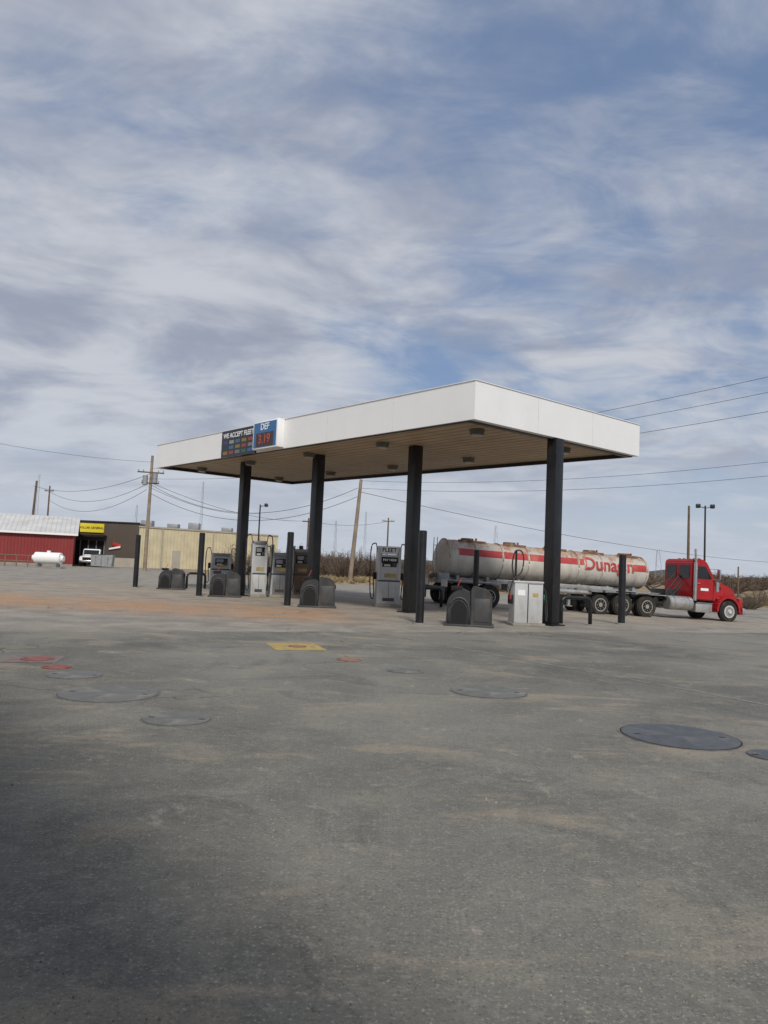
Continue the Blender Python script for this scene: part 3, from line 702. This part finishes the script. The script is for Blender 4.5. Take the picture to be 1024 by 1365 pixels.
# ------------------------------------------------------------------ propane tank, pickup, dumpster, rail fence
e=empty('propane_tank',(-29.0,65.5,0))
cyl('vessel',(-1.35,0,.85),(1.35,0,.85),.50,M['white'],e,seg=28,bev=.25)
for s in (-.8,.8): box('saddle_leg',(s,0,.2),(.18,.8,.5),M['cabinet_d'],e)
cyl('valve_dome',(0,0,1.3),(0,0,1.5),.16,M['white'],e,seg=16)
box('skid',(0,0,.05),(2.6,.9,.08),M['concrete'],e)
e=empty('rail_fence',(-32.5,66,0))
for k in range(6): cyl('fence_post',(-2.5+k,0,0),(-2.5+k,0,1.05),.05,M['cabinet_b'],e,seg=8)
for z in (.5,1.0): cyl('fence_rail',(-2.5,0,z),(2.5,0,z),.04,M['cabinet_b'],e,seg=8)
e=empty('pickup_truck',(-31.0,80.5,0),R(-75))
extrude_profile('body',[(-2.6,.5),(-2.65,1.1),(-1.0,1.12),(-.95,1.15),(.9,1.15),(2.4,1.05),(2.6,.9),(2.62,.5)],-.95,.95,M['white'],e,bev=.05)
extrude_profile('cabin',[(-1.0,1.15),(-.9,1.80),(.35,1.85),(1.0,1.15)],-.85,.85,M['white'],e,bev=.06)
for s in (-1,1):
    extrude_profile('side_glass',[(-.8,1.22),(-.75,1.70),(.3,1.72),(.75,1.22)],s*.852,s*.862,M['glass'],e)
    for x in (-1.7,1.75):
        cyl('wheel',(x,s*.72,.38),(x,s*.97,.38),.38,M['rubber'],e,seg=24,bev=.03); cyl('wheel_rim',(x,s*.96,.38),(x,s*.985,.38),.2,M['chrome'],e,seg=16)
box('windscreen',(.72,0,1.5),(.03,1.5,.62),M['glass'],e,ry=R(-42)); box('front_grille',(2.63,0,.82),(.05,1.3,.3),M['void'],e); box('front_bumper',(2.68,0,.55),(.14,1.9,.2),M['chrome'],e,bev=.03)
e=empty('dumpster',(-28.9,78,0),R(10))
extrude_profile('bin',[(-1.0,.1),(-1.1,1.2),(1.1,1.35),(1.0,.1)],-.7,.7,M['galv'],e,bev=.02)
box('lid',(0,0,1.33),(2.2,1.5,.06),M['dark_plastic'],e,ry=R(-4),bev=.01)
for k in (-.6,0,.6): box('rib',(k,-.72,.7),(.08,.05,.9),M['cabinet_d'],e)

# ------------------------------------------------------------------ utility poles, masts and wires
def upole(x,y,h,arms=(),r0=.16,lean=0,cans=0,az=0.0,name='utility_pole',m=None):
    e=empty(name,(x,y,gz(x,y)))
    cyl('pole',(0,0,-.3),(lean,0,h),r0,m or M['wood'],e,r2=r0*.65,seg=12)
    for z,wd in arms:
        xx=lean*z/h
        box('crossarm',(xx,-.12,z),(wd,.1,.12),M['wood'],e,rz=az)
        for k in (-.46,-.28,.28,.46): cyl('insulator',(xx+k*wd*math.cos(az),-.12+k*wd*math.sin(az),z+.05),(xx+k*wd*math.cos(az),-.12+k*wd*math.sin(az),z+.24),.045,M['galv'],e,seg=8)
    for k in range(cans):
        cyl('transformer',(lean*.8+(-.45 if k%2 else .45),-.25,h-2.6-.2*k),(lean*.8+(-.45 if k%2 else .45),-.25,h-1.7-.2*k),.24,M['galv'],e,seg=16,bev=.03)
    return e
M['wood2']=mat('pole_wood_pale',(.30,.235,.17),.85,var=.35,scale=2)
upole(-22.0,70,10.8,[(9.2,2.4),(8.2,1.6)],.19,.05,2,.3,m=M['wood2'])
upole(-2.5,60,8.3,[],.19,.55,m=M['wood2'])
upole(-47,100,10.7,[],.2,.4); upole(-44.8,100,10.1,[(9.4,1.2)],.14)
upole(-10,100,7.3,[(6.8,1.6)],.15); upole(.7,110,8.4,[(7.9,1.8)],.15); upole(-11.2,120,7.5,[(7.0,1.5)],.13)
upole(32.6,80,9.7,[],.17); upole(42.7,90,3.6,[],.12); upole(59,110,4.5,[(4.2,1.6)],.14)
upole(22,34,12.2,[(11.3,2.2)],.19); upole(-36,50,11.0,[(10.0,2.2)],.19)
def light_pole(x,y,h,heads):
    e=empty('street_lamp',(x,y,gz(x,y))); cyl('pole',(0,0,-.2),(0,0,h),.11,M['black'],e,r2=.08,seg=12)
    for s in heads:
        cyl('arm',(0,0,h-.25),(s*.6,0,h-.1),.04,M['black'],e,seg=8); box('lamp_head',(s*.72,0,h-.05),(.42,.36,.42),M['black'],e,bev=.08)
    return e
light_pole(32.2,75,9.3,(-1,1)); light_pole(-14.9,90,8.1,(1,))
def mast(x,y,h,wd=.5,name='radio_mast'):
    e=empty(name,(x,y,0)); k=0
    for sx,sy in ((-1,-1),(1,-1),(0,1)): cyl('leg',(sx*wd/2,sy*wd/2,0),(sx*wd/7,sy*wd/7,h),.035,M['galv'],e,seg=5)
    n=int(h/1.2)
    for i in range(n):
        f0=1-i/n*.7; f1=1-(i+1)/n*.7; z0=h*i/n; z1=h*(i+1)/n; s=1 if i%2 else -1
        cyl('brace',(-s*wd/2*f0,-wd/2*f0,z0),(s*wd/2*f1,-wd/2*f1,z1),.022,M['galv'],e,seg=4)
mast(-92.5,200,21.5,1.1); mast(-48.6,200,21.5,1.0); mast(-61,185,13.5,1.0); mast(27,180,12,1.6); mast(55,150,6.8,1.8); mast(-5,210,16,1.0); mast(-12,190,12,1.)
def wire(p1,p2,sag,r=.014):
    p1=Vector(p1);p2=Vector(p2);pts=[]
    for k in range(25):
        f=k/24; q=p1.lerp(p2,f); q.z-=sag*4*f*(1-f); pts.append(q)
    return pts
wires=empty('overhead_wires',(0,0,0))
for a,b_,s in [((-21.9,70,9.6),(21.2,34,12.0),1.2),((-21.2,70,9.5),(22.7,34,11.6),1.3),((-22.6,70,8.6),(22,34,10.4),1.2),
    ((-2.0,60,8.2),(28,42,9.4),.8),((-2.0,60,7.6),(28,42,8.5),.8),((-2.0,60,7.3),(59,110,4.3),1.0),
    ((-36,50,10.3),(-22,70,10.2),.6),((-21.8,70,8.0),(-2.2,60,7.6),2.3),((-21.8,70,7.2),(-2.2,60,6.9),2.2),((-21.8,70,9.2),(-47,100,10.0),1.2),((-21.8,70,8.4),(-44.8,100,9.3),1.6),
    ((-22.3,70,7.6),(-44.8,100,8.2),1.8),((-21.8,70,8.2),(-10,100,6.9),1.),((-10,100,6.9),(.7,110,7.9),.6),((-22,70,7.8),(-14.9,90,7.0),.8)]:
    tube('wire',wire(a,b_,s),.012 if min(a[1],b_[1])<55 else .020,M['wire'],wires,seg=5)
upole(28.3,42,10.2,[(9.4,2.0)],.19)

# ------------------------------------------------------------------ vegetation
def twig_mass(name,spots,m,tw=.02,n=130):
    vs=[];fs=[]
    def blade(a,b_,w0,w1):
        d=(b_-a).normalized(); s=d.cross(Vector((random.uniform(-1,1),random.uniform(-1,1),random.uniform(-.3,.3)))).normalized()
        i=len(vs); vs.extend([a-s*w0,a+s*w0,b_+s*w1,b_-s*w1]); fs.append((i,i+1,i+2,i+3))
    for x,y,h,rad in spots:
        z0=gz(x,y); base=Vector((x,y,z0))
        for k in range(n):
            az=random.uniform(0,6.283); sp_=random.random()**.6*rad; hh=h*random.uniform(.45,1)*(1-.35*(sp_/rad)**2)
            st=base+Vector((math.cos(az)*sp_*.35,math.sin(az)*sp_*.35,0)); en=base+Vector((math.cos(az)*sp_,math.sin(az)*sp_,hh))
            md=st.lerp(en,.5)+Vector((random.uniform(-.2,.2),random.uniform(-.2,.2),random.uniform(-.1,.2)))
            blade(st,md,tw*1.3,tw); blade(md,en,tw,tw*.4)
            for q in range(3):
                s2=md.lerp(en,random.random()); blade(s2,s2+Vector((random.uniform(-.5,.5),random.uniform(-.5,.5),random.uniform(.0,.5)))*rad*.4,tw*.7,tw*.3)
    return mesh(name,vs,fs,m)
tw1=mat('bare_twigs',(.15,.11,.08),.9,var=.5,scale=.6); tw2=mat('dry_grass_blades',(.40,.31,.17),.9,var=.4,scale=.5)
sp1=[]
for k in range(46): sp1.append((random.uniform(-14,4),random.uniform(66,84),random.uniform(1.8,3.3),random.uniform(1.2,2.2)))
for k in range(16): sp1.append((random.uniform(2,12),random.uniform(60,80),random.uniform(1.6,2.8),random.uniform(1.2,2.0)))
twig_mass('bare_brush',sp1,tw1,.022,110)
sp2=[]
for k in range(30): sp2.append((random.uniform(25,42),random.uniform(50,66),random.uniform(.8,1.7),random.uniform(.9,1.8)))
twig_mass('bare_brush',sp2,tw1,.011,130)
sp3=[]
for k in range(230):
    y=random.uniform(100,260); sp3.append((random.uniform(-.5,.62)*y,y,random.uniform(1.2,3.4),random.uniform(2.5,5)))
twig_mass('distant_brush',sp3,tw1,.06,60)
sp4=[]
for k in range(620):
    y=random.uniform(57,75); sp4.append((random.uniform(-9,46)*y/65,y,random.uniform(.25,.65),random.uniform(.3,.6)))
twig_mass('dry_grass',sp4,tw2,.02,26)
hm=mat('distant_scrub',(.10,.095,.085),.95,var=.3,scale=.02)
vs=[];fs=[];n=160
for i in range(n+1):
    x=-1400+2800*i/n; y=900; h=5+3*math.sin(i*.7)+random.uniform(0,4)
    vs+=[(x,y,-2),(x,y+30,h)]
for i in range(n): fs.append((2*i,2*i+2,2*i+3,2*i+1))
mesh('distant_treeline',vs,fs,hm)
